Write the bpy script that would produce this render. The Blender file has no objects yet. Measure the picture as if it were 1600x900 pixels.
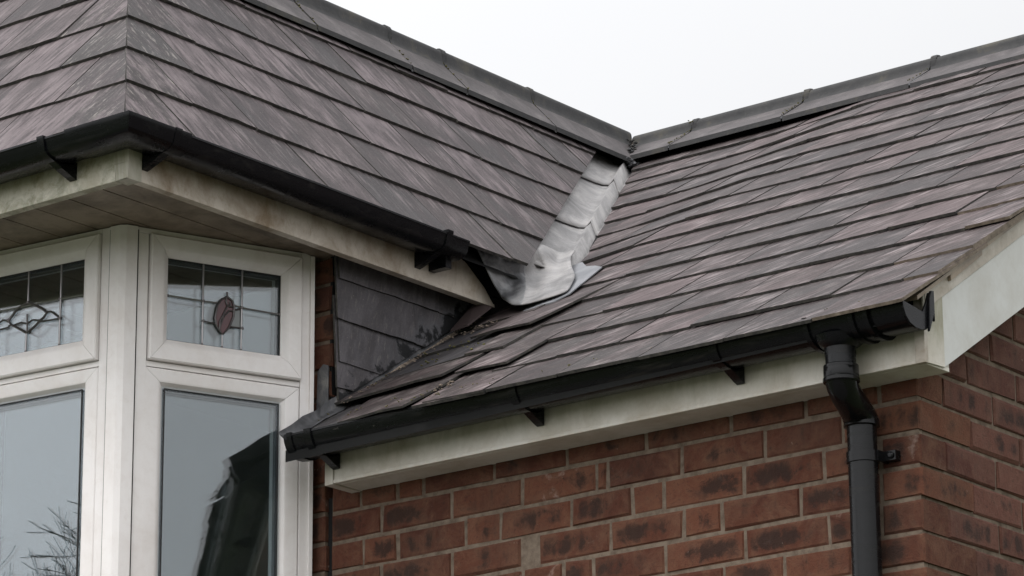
import bpy, bmesh, math, random
from mathutils import Vector, Matrix
C = bpy.data.collections.new("place"); bpy.context.scene.collection.children.link(C)
sc = bpy.context.scene
# ---------------------------------------------------------------- camera, sky, sun, exposure
cam = bpy.data.cameras.new("camera"); co = bpy.data.objects.new("camera", cam); C.objects.link(co)
cam.sensor_width = 36.0; cam.lens = 123.75; cam.clip_start = 0.05; cam.clip_end = 2000
r = Vector((0.7837150616695149, 0.6210801505235377, -0.007081577367239942))
u = Vector((0.1876079195141283, -0.22583504106865646, 0.9559298105829208))
f = Vector((-0.5921097623312158, 0.7505051504494676, 0.29350987802950207))
co.matrix_world = Matrix(((r.x, u.x, -f.x, 4.0219), (r.y, u.y, -f.y, -6.5704), (r.z, u.z, -f.z, -2.0791), (0, 0, 0, 1)))
sc.camera = co
SUN_EL, SUN_AZ = math.radians(54), math.radians(188)      # azimuth measured from +Y towards +X
w = bpy.data.worlds.new("World"); sc.world = w; w.use_nodes = True
wn, wl = w.node_tree.nodes, w.node_tree.links
wn.clear()
out = wn.new("ShaderNodeOutputWorld"); bg = wn.new("ShaderNodeBackground"); bg.inputs[1].default_value = 0.1
sky = wn.new("ShaderNodeTexSky"); sky.sky_type = 'NISHITA'; sky.sun_disc = False
sky.sun_elevation = SUN_EL; sky.sun_rotation = SUN_AZ; sky.dust_density = 6; sky.air_density = 1.0
hs = wn.new("ShaderNodeHueSaturation"); hs.inputs["Saturation"].default_value = 0.2
mx = wn.new("ShaderNodeMix"); mx.data_type = 'RGBA'; mx.inputs[0].default_value = 0.93
wl.new(sky.outputs[0], hs.inputs["Color"]); wl.new(hs.outputs[0], mx.inputs[6])
# the overcast cloud layer: nearly even, a little brighter overhead and towards the sun, with faint soft mottling
tc = wn.new("ShaderNodeTexCoord"); nz = wn.new("ShaderNodeTexNoise"); nz.inputs["Scale"].default_value = 1.6; nz.inputs["Detail"].default_value = 4
wl.new(tc.outputs["Generated"], nz.inputs["Vector"])
cr = wn.new("ShaderNodeValToRGB"); cr.color_ramp.elements[0].position = .3; cr.color_ramp.elements[1].position = .7
cr.color_ramp.elements[0].color = (7.6, 7.7, 7.95, 1); cr.color_ramp.elements[1].color = (8.6, 8.65, 8.8, 1)
wl.new(nz.outputs["Fac"], cr.inputs[0])
dt = wn.new("ShaderNodeVectorMath"); dt.operation = 'DOT_PRODUCT'; dt.inputs[1].default_value = (-0.10, -0.58, 0.81)
wl.new(tc.outputs["Generated"], dt.inputs[0])
mr = wn.new("ShaderNodeMapRange"); mr.inputs["From Min"].default_value = -0.2; mr.inputs["From Max"].default_value = 1.0
mr.inputs["To Min"].default_value = 1.0; mr.inputs["To Max"].default_value = 2.5
wl.new(dt.outputs["Value"], mr.inputs["Value"])
sc_ = wn.new("ShaderNodeVectorMath"); sc_.operation = 'SCALE'
wl.new(cr.outputs[0], sc_.inputs[0]); wl.new(mr.outputs[0], sc_.inputs["Scale"]); wl.new(sc_.outputs[0], mx.inputs[7])
wl.new(mx.outputs[2], bg.inputs[0]); wl.new(bg.outputs[0], out.inputs[0])
sd = bpy.data.lights.new("sun", 'SUN'); sd.energy = 1.1; sd.angle = math.radians(30); sd.color = (1, .97, .93)
so = bpy.data.objects.new("sun", sd); C.objects.link(so)
sv = Vector((math.sin(SUN_AZ) * math.cos(SUN_EL), math.cos(SUN_AZ) * math.cos(SUN_EL), math.sin(SUN_EL)))
so.rotation_euler = sv.to_track_quat('Z', 'Y').to_euler()
sc.view_settings.view_transform = 'Standard'; sc.view_settings.look = 'None'
sc.view_settings.exposure = 0.10; sc.view_settings.gamma = 1.0
sc.cycles.use_denoising = True; sc.cycles.max_bounces = 6; sc.cycles.transparent_max_bounces = 16

R = random.Random(7)
# ---------------------------------------------------------------- material helpers
class NT:
    def __init__(s, name):
        s.m = bpy.data.materials.new(name); s.m.use_nodes = True; s.t = s.m.node_tree; s.n = s.t.nodes; s.l = s.t.links
        s.b = s.n["Principled BSDF"]; s.out = s.n["Material Output"]
    def node(s, ty, **kw):
        n = s.n.new(ty)
        for k, v in kw.items(): setattr(n, k, v)
        return n
    def coord(s, which="Object", scale=(1, 1, 1), rot=(0, 0, 0)):
        c = s.node("ShaderNodeTexCoord"); m = s.node("ShaderNodeMapping")
        m.inputs["Scale"].default_value = scale; m.inputs["Rotation"].default_value = rot
        s.l.new(c.outputs[which], m.inputs[0]); return m.outputs[0]
    def noise(s, vec, scale=5, detail=6, rough=.6, dist=0.0):
        n = s.node("ShaderNodeTexNoise"); n.inputs["Scale"].default_value = scale; n.inputs["Detail"].default_value = detail
        n.inputs["Roughness"].default_value = rough; n.inputs["Distortion"].default_value = dist
        s.l.new(vec, n.inputs["Vector"]); return n.outputs["Fac"]
    def ramp(s, fac, pts):
        n = s.node("ShaderNodeValToRGB"); e = n.color_ramp.elements
        while len(e) < len(pts): e.new(.5)
        for i, (p, c) in enumerate(pts):
            e[i].position = p; e[i].color = (c, c, c, 1) if isinstance(c, (int, float)) else (*c, 1)
        s.l.new(fac, n.inputs[0]); return n.outputs[0]
    def mix(s, fac, a, b, mode='MIX'):
        n = s.node("ShaderNodeMix", data_type='RGBA', blend_type=mode)
        for i, v in ((0, fac), (6, a), (7, b)):
            if isinstance(v, (int, float)): n.inputs[i].default_value = v if i == 0 else (v, v, v, 1)
            elif isinstance(v, tuple): n.inputs[i].default_value = (*v, 1)
            else: s.l.new(v, n.inputs[i])
        return n.outputs[2]
    def math(s, op, a, b=0.0, clamp=False):
        n = s.node("ShaderNodeMath", operation=op); n.use_clamp = clamp
        for i, v in ((0, a), (1, b)):
            if isinstance(v, (int, float)): n.inputs[i].default_value = v
            else: s.l.new(v, n.inputs[i])
        return n.outputs[0]
    def attr(s):
        a = s.node("ShaderNodeAttribute"); a.attribute_name = "tone"
        x = s.node("ShaderNodeSeparateColor"); s.l.new(a.outputs["Color"], x.inputs[0]); return x.outputs
    def bump(s, h, strength=.3, dist=.002):
        n = s.node("ShaderNodeBump"); n.inputs["Strength"].default_value = strength; n.inputs["Distance"].default_value = dist
        s.l.new(h, n.inputs["Height"]); s.l.new(n.outputs[0], s.b.inputs["Normal"])
    def set(s, col=None, rough=None, metal=None, spec=None):
        for k, v in (("Base Color", col), ("Roughness", rough), ("Metallic", metal), ("Specular IOR Level", spec)):
            if v is None: continue
            if isinstance(v, tuple): s.b.inputs[k].default_value = (*v, 1)
            elif isinstance(v, (int, float)): s.b.inputs[k].default_value = v
            else: s.l.new(v, s.b.inputs[k])
        return s.m

def slate_material(name, dark, mid, light, rot, streak=.5, lich=(.32, .27, .27), wet=False):
    t = NT(name); at = t.attr()
    v = t.coord("UV", (1, 1, 1), (0, 0, rot))
    def stretched(a, b):
        m = t.node("ShaderNodeMapping"); m.inputs["Scale"].default_value = (a, b, 1); t.l.new(v, m.inputs[0]); return m.outputs[0]
    big = t.noise(stretched(13, 3.0), 1, 4, .6)
    cloud = t.noise(stretched(7, 5), 1, 5, .6)
    fine = t.noise(stretched(62, 8), 1, 5, .62)
    grit = t.noise(t.coord("UV", (1, 1, 1)), 170, 4, .7)
    f0 = t.math('ADD', t.math('MULTIPLY', big, .55), t.math('MULTIPLY', cloud, .45))
    tone = t.math('SUBTRACT', at[0], .5)
    f1 = t.math('ADD', f0, t.math('MULTIPLY', tone, .26))
    col = t.ramp(f1, [(.38, dark), (.50, mid), (.63, light)])
    col = t.mix(t.math('MULTIPLY', at[1], .35), col, (.062, .050, .046))
    # pale cleft lines that follow the grain, gathered in patches
    ln = t.math('MULTIPLY', t.ramp(fine, [(.51, 0.0), (.60, 1.0)]), t.ramp(cloud, [(.42, 0.0), (.58, streak)]))
    col = t.mix(ln, col, lich)
    col = t.mix(t.ramp(fine, [(.40, .6), (.48, 0.0)]), col, dark)
    # dark weathering and lichen crust on flagged slates (hips, eaves, bottom of the slope)
    dk = t.math('MULTIPLY', t.ramp(t.noise(stretched(15, 6), 1, 6, .65), [(.44, 0.0), (.56, .85)]), at[2])
    col = t.mix(dk, col, (.030, .026, .025))
    sp = t.noise(stretched(75, 16), 1, 6, .7)
    col = t.mix(t.math('MULTIPLY', t.ramp(sp, [(.55, 0.0), (.66, .9)]), at[2]), col, (.26, .235, .215))
    col = t.mix(t.math('MULTIPLY', t.math('SUBTRACT', grit, .5), 1.0, True), col, (.22, .19, .185))
    col = t.mix(t.math('MULTIPLY', t.math('SUBTRACT', .5, grit), 1.6, True), col, dark)
    if wet:     # tarry wet stains and pale bloom where the cheek meets the low roof
        q = t.node("ShaderNodeSeparateXYZ"); t.l.new(t.coord("Object"), q.inputs[0])
        dd = t.math('SUBTRACT', q.outputs[2], t.math('MULTIPLY', q.outputs[1], .637))
        w1 = t.math('ADD', dd, t.math('MULTIPLY', t.noise(t.coord("Object"), 14, 5, .65, .4), .32))
        far = t.ramp(q.outputs[1], [(.10, 0.0), (.40, 1.0)])
        col = t.mix(t.math('MULTIPLY', t.ramp(w1, [(.50, .8), (.54, 0.0)]), far), col, (.12, .12, .13))
        col = t.mix(t.ramp(t.math('SUBTRACT', w1, t.math('MULTIPLY', far, .035)), [(.455, 1.0), (.475, 0.0)]), col, (.014, .014, .015))
    speck = t.ramp(t.noise(t.coord("UV", (1, 1, 1)), 130, 2, .5), [(.70, 0.0), (.76, .6)])
    col = t.mix(speck, col, (.36, .31, .29))
    h = t.math('ADD', t.math('MULTIPLY', fine, .7), t.math('ADD', t.math('MULTIPLY', cloud, .6), t.math('MULTIPLY', grit, .35)))
    t.bump(h, .45, .003)
    return t.set(col, t.ramp(f1, [(.3, .50), (.7, .72)]), spec=.22)

M = {}
M['slate'] = slate_material("mauve slate", (.025, .017, .017), (.053, .038, .038), (.118, .088, .089), .62, .60)
M['slate_wing'] = slate_material("grey mauve slate", (.024, .018, .019), (.054, .041, .043), (.138, .112, .117), .10, .30)
M['slate_blue'] = slate_material("grey blue slate", (.040, .039, .043), (.070, .067, .072), (.115, .108, .112), .3, .3)
M['slate_cheek'] = slate_material("blue grey slate", (.078, .073, .080), (.112, .104, .112), (.145, .134, .143), .3, .12, (.085, .082, .09), True)
t = NT("slate edge"); n_ = t.noise(t.coord("Object", (1, 1, 1)), 45, 5, .7)
M['edge'] = t.set(t.ramp(n_, [(.35, (.016, .015, .014)), (.6, (.055, .05, .043)), (.75, (.12, .11, .085))]), .85)
t = NT("pale slate edge"); n_ = t.noise(t.coord("Object", (1, 1, 1)), 45, 5, .7)
M['edge_pale'] = t.set(t.ramp(n_, [(.35, (.09, .07, .05)), (.6, (.19, .15, .115)), (.75, (.28, .23, .18))]), .85)
t = NT("roofing felt"); M['felt'] = t.set((.006, .006, .006), .95)

def brick_material(name, a, b, c, kiss):
    t = NT(name); at = t.attr(); uv = t.coord("UV")
    sx = t.node("ShaderNodeSeparateXYZ"); t.l.new(uv, sx.inputs[0])
    # UV: x,y = 0..1 across a brick face, stored with a random integer offset
    fx = t.math('FRACT', sx.outputs[0]); fy = t.math('FRACT', sx.outputs[1])
    ex = t.math('MULTIPLY', t.math('MINIMUM', fx, t.math('SUBTRACT', 1.0, fx)), 3.2)
    ey = t.math('MULTIPLY', t.math('MINIMUM', fy, t.math('SUBTRACT', 1.0, fy)), 1.6)
    edge = t.math('MINIMUM', ex, ey)
    ob = t.coord("Object", (1, 1, 1)); nb = t.noise(ob, 14, 5, .65, .8); nf = t.noise(ob, 95, 6, .75, 1.5)
    base = t.mix(t.ramp(t.math('ADD', at[0], t.math('MULTIPLY', t.math('SUBTRACT', nf, .5), .8)), [(.1, 0.0), (.9, 1.0)]), a, b); base = t.mix(t.ramp(nb, [(.4, 0.0), (.65, .6)]), base, c)
    dx = t.math('SUBTRACT', t.math('SUBTRACT', fx, .5), t.math('MULTIPLY', t.math('SUBTRACT', at[0], .5), .55))
    elx = t.math('SUBTRACT', 1.0, t.math('MULTIPLY', t.math('MULTIPLY', dx, dx), 4.5), True)
    el = t.math('MULTIPLY', elx, t.math('MULTIPLY', t.math('MULTIPLY', fy, t.math('SUBTRACT', 1.0, fy)), 4.0))
    el = t.math('ADD', el, t.math('MULTIPLY', t.math('SUBTRACT', t.noise(ob, 30, 5, .7, .6), .5), 1.8))
    dm = t.ramp(el, [(.10, 0.0), (.85, 1.0)])
    k = t.math('MULTIPLY', dm, t.math('MULTIPLY', at[1], .95))
    bl = t.noise(t.coord('Object', (26, 26, 5)), 1, 3, .5); k = t.math('ADD', k, t.math('ADD', t.math('MULTIPLY', t.math('SUBTRACT', nb, .5), 2.4), t.math('MULTIPLY', t.math('SUBTRACT', bl, .5), 1.8))); k2 = t.math('ADD', k, t.math('MULTIPLY', t.math('SUBTRACT', nf, .5), .9))
    col = t.mix(t.math('MULTIPLY', t.ramp(k2, [(.22, 0.0), (.66, .85)]), dm), base, kiss)
    col = t.mix(t.ramp(nf, [(.33, .55), (.46, 0.0)]), col, (.035, .02, .016))
    col = t.mix(t.ramp(t.noise(ob, 60, 3, .6), [(.71, 0.0), (.78, .55)]), col, (.45, .36, .30))
    col = t.mix(t.math('MULTIPLY', t.ramp(t.noise(ob, 9, 6, .7, 1.0), [(.60, 0.0), (.72, .6)]), at[2]), col, (.36, .27, .23))
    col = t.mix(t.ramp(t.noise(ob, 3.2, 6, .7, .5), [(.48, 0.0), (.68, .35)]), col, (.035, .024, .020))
    t.bump(t.math('ADD', nf, t.math('MULTIPLY', nb, .6)), .8, .005)
    return t.set(col, .88, spec=.25)
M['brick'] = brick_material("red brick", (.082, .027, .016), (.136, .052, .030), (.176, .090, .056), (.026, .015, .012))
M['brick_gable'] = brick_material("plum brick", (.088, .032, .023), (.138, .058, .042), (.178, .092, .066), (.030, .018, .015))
t = NT("mortar"); ob = t.coord("Object"); n1 = t.noise(ob, 30, 6, .7); t.bump(t.noise(ob, 220, 3, .6), .5, .002)
M['mortar'] = t.set(t.ramp(n1, [(.3, (.085, .062, .046)), (.6, (.185, .145, .112))]), .95, spec=.1)

def upvc(name, base, dirt, amount, zlo=None, zhi=None, algae=None, ag=0):
    t = NT(name); ob = t.coord("Object"); n1 = t.noise(t.coord("Object", (1, 1, .8)), 7, 7, .7, .3); n2 = t.noise(ob, 40, 5, .7, .5)
    col = t.mix(t.math('MULTIPLY', t.ramp(n1, [(.42, 0.0), (.68, 1.0)]), amount), base, dirt)
    col = t.mix(t.math('MULTIPLY', t.ramp(n2, [(.55, 0.0), (.75, 1.0)]), amount * .5), col, dirt)
    if zlo is not None:     # grime that has run down from the gutter above
        s = t.node("ShaderNodeSeparateXYZ"); t.l.new(ob, s.inputs[0])
        g = t.node("ShaderNodeMapRange"); g.inputs["From Min"].default_value = zlo; g.inputs["From Max"].default_value = zhi
        t.l.new(s.outputs[2], g.inputs["Value"])
        wig = t.math('MULTIPLY', g.outputs[0], t.ramp(t.noise(t.coord("Object", (1, 1, .25)), 11, 6, .7, 1.0), [(.3, .3), (.62, 1.0)]))
        col = t.mix(t.math('MULTIPLY', wig, .75, True), col, algae or dirt)
    if ag:
        a_ = t.ramp(t.noise(t.coord("Object", (1, 1, 1)), 13, 8, .75, 1.2), [(.45, 0.0), (.62, 1.0)])
        col = t.mix(t.math('MULTIPLY', a_, ag), col, algae)
    t.bump(n2, .06, .001)
    return t.set(col, .42, spec=.4)
M['upvc'] = upvc("white window plastic", (.80, .765, .75), (.50, .42, .36), .30)
M['fascia'] = upvc("dirty white fascia", (.66, .62, .56), (.36, .30, .22), .6, .04, .15, (.16, .155, .075))
M['fascia_wing'] = upvc("brown streaked fascia", (.56, .50, .43), (.25, .185, .12), 1.0, .665, .745, (.13, .09, .05))
M['fascia_algae'] = upvc("green streaked fascia", (.56, .53, .44), (.24, .20, .11), .9, .68, .76, (.10, .10, .03), .55)
M['barge'] = upvc("white bargeboard", (.57, .57, .55), (.40, .37, .32), .5)
M['verge_trim'] = upvc("stained verge trim", (.50, .455, .40), (.26, .21, .15), .95)
M['undercloak'] = upvc("tan undercloak", (.32, .25, .18), (.12, .09, .065), .9)
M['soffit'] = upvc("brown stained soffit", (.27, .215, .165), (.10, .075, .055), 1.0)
M['seam'] = NT("dark seam").set((.02, .018, .016), .9)

def plastic(name, c, r_, dust):
    t = NT(name); ob = t.coord("Object"); n1 = t.noise(t.coord("Object", (.6, 2, 6)), 7, 6, .7, .5); n2 = t.noise(ob, 70, 4, .7)
    col = t.mix(t.ramp(n1, [(.55, 0.0), (.78, dust)]), c, (.12, .105, .085))
    col = t.mix(t.ramp(n2, [(.68, 0.0), (.78, dust * 1.2)]), col, (.20, .19, .16))
    t.bump(n2, .05, .001)
    return t.set(col, t.ramp(n1, [(.4, r_), (.7, r_ + .22)]), spec=.24)
M['gutter'] = plastic("black gutter plastic", (.0045, .0047, .0055), .20, .34)
M['gutter_clean'] = plastic("clean black plastic", (.0042, .0045, .0055), .20, .14)
M['pipe'] = plastic("black pipe plastic", (.0045, .0045, .005), .16, .10)
M['gutter_in'] = plastic("grey gutter plastic", (.045, .048, .052), .35, .3)

t = NT("weathered lead"); ob = t.coord("Object"); n1 = t.noise(ob, 7, 7, .65, .9); n2 = t.noise(ob, 60, 5, .7)
col = t.ramp(n1, [(.32, (.04, .041, .045)), (.46, (.10, .10, .105)), (.56, (.20, .20, .205)), (.72, (.36, .35, .34))])
col = t.mix(t.ramp(n2, [(.62, 0.0), (.74, .5)]), col, (.10, .09, .08)); t.bump(t.math('ADD', n1, t.math('MULTIPLY', n2, .5)), .5, .006)
M['lead'] = t.set(col, .48, .35)
t = NT("pale lead"); ob = t.coord("Object"); n1 = t.noise(ob, 6, 7, .7, .7); n2 = t.noise(t.coord("Object", (1, 1, 1)), 42, 6, .75, 2)
col = t.ramp(n1, [(.3, (.13, .125, .125)), (.48, (.24, .232, .23)), (.70, (.42, .40, .39))])
col = t.mix(t.ramp(n2, [(.56, 0.0), (.72, .55)]), col, (.20, .17, .15)); t.bump(t.math('ADD', n1, t.math('MULTIPLY', n2, .6)), .45, .006)
M['lead_pale'] = t.set(col, .55, .15)
t = NT("flat grey lead"); ob = t.coord("Object"); n1 = t.noise(ob, 9, 5, .6); n2 = t.noise(ob, 90, 4, .7)
M['lead_flat'] = t.set(t.mix(t.ramp(n2, [(.6, 0.0), (.72, .5)]), t.ramp(n1, [(.35, (.17, .175, .19)), (.65, (.27, .275, .29))]), (.12, .12, .12)), .5, .25)
t = NT("dark stained lead"); ob = t.coord("Object"); n1 = t.noise(ob, 10, 6, .7, 1.2)
M['lead_dark'] = t.set(t.ramp(n1, [(.35, (.04, .04, .043)), (.55, (.10, .10, .105)), (.7, (.20, .19, .18))]), .5, .2)

t = NT("ridge tile"); at = t.attr(); ob = t.coord("Object"); n1 = t.noise(ob, 9, 6, .65, .5); n2 = t.noise(ob, 70, 6, .75)
col = t.ramp(n1, [(.3, (.040, .034, .034)), (.55, (.085, .073, .074)), (.75, (.15, .135, .13))])
col = t.mix(t.ramp(n2, [(.35, .6), (.5, 0.0)]), col, (.04, .036, .034)); t.bump(n2, .5, .003); M['ridge'] = t.set(col, .7)
t = NT("ridge roll"); ob = t.coord("Object"); n1 = t.noise(ob, 11, 6, .7, .5); n2 = t.noise(ob, 80, 6, .75)
col = t.ramp(n1, [(.3, (.016, .016, .017)), (.55, (.034, .033, .033)), (.75, (.075, .067, .048))])
col = t.mix(t.ramp(n2, [(.6, 0.0), (.74, .5)]), col, (.14, .13, .105)); t.bump(n2, .5, .003); M['roll'] = t.set(col, .75)
t = NT("moss"); n1 = t.noise(t.coord("Object"), 60, 6, .8); M['moss'] = t.set(t.ramp(n1, [(.35, (.03, .028, .010)), (.55, (.12, .11, .035)), (.7, (.27, .24, .12))]), .95); t.bump(n1, 1, .004)
t = NT("crumbled mortar"); n1 = t.noise(t.coord("Object"), 50, 6, .8); M['crumb'] = t.set(t.ramp(n1, [(.35, (.06, .045, .035)), (.55, (.24, .19, .15)), (.7, (.42, .35, .29))]), .95); t.bump(n1, 1, .004)
M['came'] = NT("lead came").set((.30, .29, .29), .28, .8)
M['came_dark'] = NT("dark lead came").set((.12, .11, .11), .35, .7)
M['red_glass'] = NT("dark red glass").set((.085, .022, .026), .22)
M['clear_glass_piece'] = NT("frosted glass").set((.20, .21, .21), .3)
M['spacer'] = NT("spacer bar").set((.09, .095, .10), .4, .3)
M['rubber'] = NT("black rubber gasket").set((.012, .012, .012), .6)
M['room'] = NT("dim plaster").set((.45, .44, .41), .9)
M['curtain'] = NT("net curtain").set((.40, .42, .45), .9)
M['bark'] = NT("bark").set((.06, .05, .042), .9)
t = NT("window glass"); t.n.remove(t.b)
tr = t.node("ShaderNodeBsdfTransparent"); tr.inputs[0].default_value = (.90, .93, .94, 1)
gl = t.node("ShaderNodeBsdfGlossy"); gl.inputs[0].default_value = (.95, .965, .985, 1); gl.inputs[1].default_value = 0.0
ms = t.node("ShaderNodeMixShader"); fr = t.node("ShaderNodeLayerWeight"); fr.inputs[0].default_value = .5
fr = t.math('MULTIPLY_ADD', t.math('POWER', fr.outputs["Facing"], 3.0), .7); t.n[-1].inputs[2].default_value = .070
t.l.new(t.n[-1].outputs[0], ms.inputs[0]); t.l.new(tr.outputs[0], ms.inputs[1]); t.l.new(gl.outputs[0], ms.inputs[2]); t.l.new(ms.outputs[0], t.out.inputs[0])
M['glass'] = t.m
t = NT("grass"); n1 = t.noise(t.coord("Object"), 2, 8, .7); M['grass'] = t.set(t.ramp(n1, [(.3, (.03, .045, .015)), (.7, (.07, .09, .03))]), .95)
t = NT("paving"); n1 = t.noise(t.coord("Object"), 3, 8, .7); M['paving'] = t.set(t.ramp(n1, [(.3, (.07, .067, .063)), (.7, (.12, .115, .11))]), .9)

# ---------------------------------------------------------------- mesh builder
class MB:
    def __init__(s): s.v = []; s.f = []; s.m = []; s.uv = []; s.t = []; s.mats = []
    def mi(s, m):
        if m not in s.mats: s.mats.append(m)
        return s.mats.index(m)
    def face(s, pts, m, uv=None, tone=(.5, .5, 0)):
        i = len(s.v); s.v += [tuple(p) for p in pts]; s.f.append(tuple(range(i, i + len(pts)))); s.m.append(s.mi(m))
        s.uv.append(uv or [(0, 0)] * len(pts)); s.t.append([tone if not isinstance(tone, list) else None] * len(pts) if not isinstance(tone, list) else tone)
    def box(s, o, ax, ay, az, m, **kw):
        o, ax, ay, az = Vector(o), Vector(ax), Vector(ay), Vector(az)
        p = [o, o + ax, o + ax + ay, o + ay, o + az, o + ax + az, o + ax + ay + az, o + ay + az]
        for q in ((0, 3, 2, 1), (4, 5, 6, 7), (0, 1, 5, 4), (1, 2, 6, 5), (2, 3, 7, 6), (3, 0, 4, 7)): s.face([p[k] for k in q], m, **kw)
    def wbox(s, x0, x1, y0, y1, z0, z1, m, **kw): s.box((x0, y0, z0), (x1 - x0, 0, 0), (0, y1 - y0, 0), (0, 0, z1 - z0), m, **kw)
    def prism(s, poly, vec, m, mside=None):
        vec = Vector(vec); p = [Vector(q) for q in poly]; q2 = [a + vec for a in p]
        s.face(p, m); s.face(q2[::-1], m)
        for i in range(len(p)):
            j = (i + 1) % len(p); s.face([p[j], p[i], q2[i], q2[j]], mside or m)
    def sweep(s, prof, a, b, vx, vz, m, caps=True):
        """closed profile [(x,z)] swept from a to b; vx, vz the profile axes (may be sheared for mitres via functions)"""
        n = len(prof); a, b = Vector(a), Vector(b); vx, vz = Vector(vx), Vector(vz)
        A = [a + vx * x + vz * z for x, z in prof]; B = [b + vx * x + vz * z for x, z in prof]
        for i in range(n):
            j = (i + 1) % n; s.face([A[i], A[j], B[j], B[i]], m)
        if caps: s.face(A[::-1], m); s.face(B, m)
    def loft(s, rings, m, closed=True, caps=True):
        n = len(rings[0])
        for A, B in zip(rings, rings[1:]):
            for i in range(n if closed else n - 1):
                j = (i + 1) % n; s.face([A[i], A[j], B[j], B[i]], m)
        if caps: s.face(rings[0][::-1], m); s.face(rings[-1], m)
    def tube(s, pts, rad, m, n=10, flat=1.0, up=None):
        pts = [Vector(p) for p in pts]; rads = rad if isinstance(rad, (list, tuple)) else [rad] * len(pts); rings = []
        prev = None
        for i, p in enumerate(pts):
            d = (pts[min(i + 1, len(pts) - 1)] - pts[max(i - 1, 0)]).normalized()
            ref = Vector(up) if up is not None else (prev if prev is not None else (Vector((0, 0, 1)) if abs(d.z) < .9 else Vector((1, 0, 0))))
            x = (ref - d * ref.dot(d)).normalized(); y = d.cross(x); prev = x
            rings.append([p + (x * math.cos(k * 2 * math.pi / n) * flat + y * math.sin(k * 2 * math.pi / n)) * rads[i] for k in range(n)])
        s.loft(rings, m)
    def build(s, name, parent=None, smooth=False, bevel=0, weld=True, solid=0, sub=0):
        me = bpy.data.meshes.new(name); me.from_pydata([tuple(p) for p in s.v], [], s.f)
        for m in s.mats: me.materials.append(M[m])
        me.polygons.foreach_set("material_index", s.m)
        me.uv_layers.new(name="UVMap"); me.color_attributes.new("tone", 'FLOAT_COLOR', 'CORNER')
        fu = []; ft = []
        for a, b in zip(s.uv, s.t):
            for x in a: fu += [x[0], x[1]]
            for x in b: ft += [x[0], x[1], x[2], 1.0]
        me.uv_layers["UVMap"].data.foreach_set("uv", fu); me.color_attributes["tone"].data.foreach_set("color", ft)
        if weld:
            bm = bmesh.new(); bm.from_mesh(me); bmesh.ops.remove_doubles(bm, verts=bm.verts, dist=1e-5)
            bmesh.ops.recalc_face_normals(bm, faces=bm.faces); bm.to_mesh(me); bm.free()
        o = bpy.data.objects.new(name, me); C.objects.link(o)
        if parent: o.parent = parent
        if sub: x = o.modifiers.new("s", 'SUBSURF'); x.levels = sub; x.render_levels = sub
        if solid: x = o.modifiers.new("t", 'SOLIDIFY'); x.thickness = solid; x.offset = -1
        if bevel: x = o.modifiers.new("b", 'BEVEL'); x.width = bevel; x.segments = 2; x.limit_method = 'ANGLE'; x.angle_limit = math.radians(40)
        if smooth:
            for p in me.polygons: p.use_smooth = True
            if smooth != 'all':
                me.set_sharp_from_angle(angle=math.radians(35))
        me.update(); return o
def thing(name, label, cat, loc=(0, 0, 0), group=None):
    o = bpy.data.objects.new(name, None); C.objects.link(o); o.empty_display_size = .2
    o['label'] = label; o['category'] = cat
    if group: o['group'] = group
    return o

# ---------------------------------------------------------------- geometry of the place
T = math.radians(32.5); TT, TS, TC = math.tan(T), math.sin(T), math.cos(T)          # brick extension roof
PW = math.radians(48.0); WT, WS, WC = math.tan(PW), math.sin(PW), math.cos(PW)      # bay wing roof
EY, EZ = -.21, .175                                                                # extension eaves line
WX, WZ = -1.56, .77; WY = -.971                                                    # wing eaves: side at x=WX, front at y=WY
ZR = 1.74                                                                          # ridge apex
YR = EY + (ZR - EZ) / TT; XR = WX - (ZR - WZ) / WT
GROUND = -3.70
def Fp(x, s, h=0.0):                       # point on the extension roof, s metres up the slope
    dip = .024 * max(0, min(1, (-1.40 - x) / .3))
    return Vector((x, EY + s * TC - h * TS, EZ + s * TS + h * TC - dip))
def Wp(y, s, h=0.0): return Vector((WX - s * WC + h * WS, y, WZ + s * WS + h * WC))   # wing side slope
def Lp(x, s, h=0.0): return Vector((x, WY + s * WC - h * WS, WZ + s * WS + h * WC))   # wing front (hip) slope
def W2p(y, s, h=0.0): return Vector((2 * XR - WX + s * WC - h * WS, y, WZ + s * WS + h * WC))
def F2p(x, s, h=0.0): return Vector((x, 2 * YR - EY - s * TC + h * TS, EZ + s * TS + h * TC))

def clip(poly, a, b, c):                   # keep a*u + b*v <= c
    out_ = []
    for i in range(len(poly)):
        p, q = poly[i], poly[(i + 1) % len(poly)]; dp, dq = a * p[0] + b * p[1] - c, a * q[0] + b * q[1] - c
        if dp <= 0: out_.append(p)
        if (dp < 0 < dq) or (dq < 0 < dp):
            k = dp / (dp - dq); out_.append((p[0] + (q[0] - p[0]) * k, p[1] + (q[1] - p[1]) * k))
    return out_
def one_slate(mb, P, poly, vt, L, mat, th=.006, lift=0.0, twist=0.0, tone=(.5, .5, 0), base=.004, edge='edge', u0=0.0):
    """a slate with outline poly in roof coordinates, tail at vt, head L higher; it lies tilted on the course below"""
    if len(poly) < 3: return
    def H(u_, v_): return base + (th * 2 + lift) * (1 - (v_ - vt) / L) + twist * (u_ - u0) * (1 - (v_ - vt) / L)
    ru, rv = R.random() * 40, R.random() * 40
    top = [P(a, b, H(a, b) + th) for a, b in poly]; bot = [P(a, b, H(a, b)) for a, b in poly]
    mb.face(top, mat, [(a + ru, b + rv) for a, b in poly], tone)
    n = len(poly)
    for i in range(n):
        j = (i + 1) % n
        mb.face([top[j], top[i], bot[i], bot[j]], edge)
    mb.face(bot[::-1], 'felt')
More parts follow.
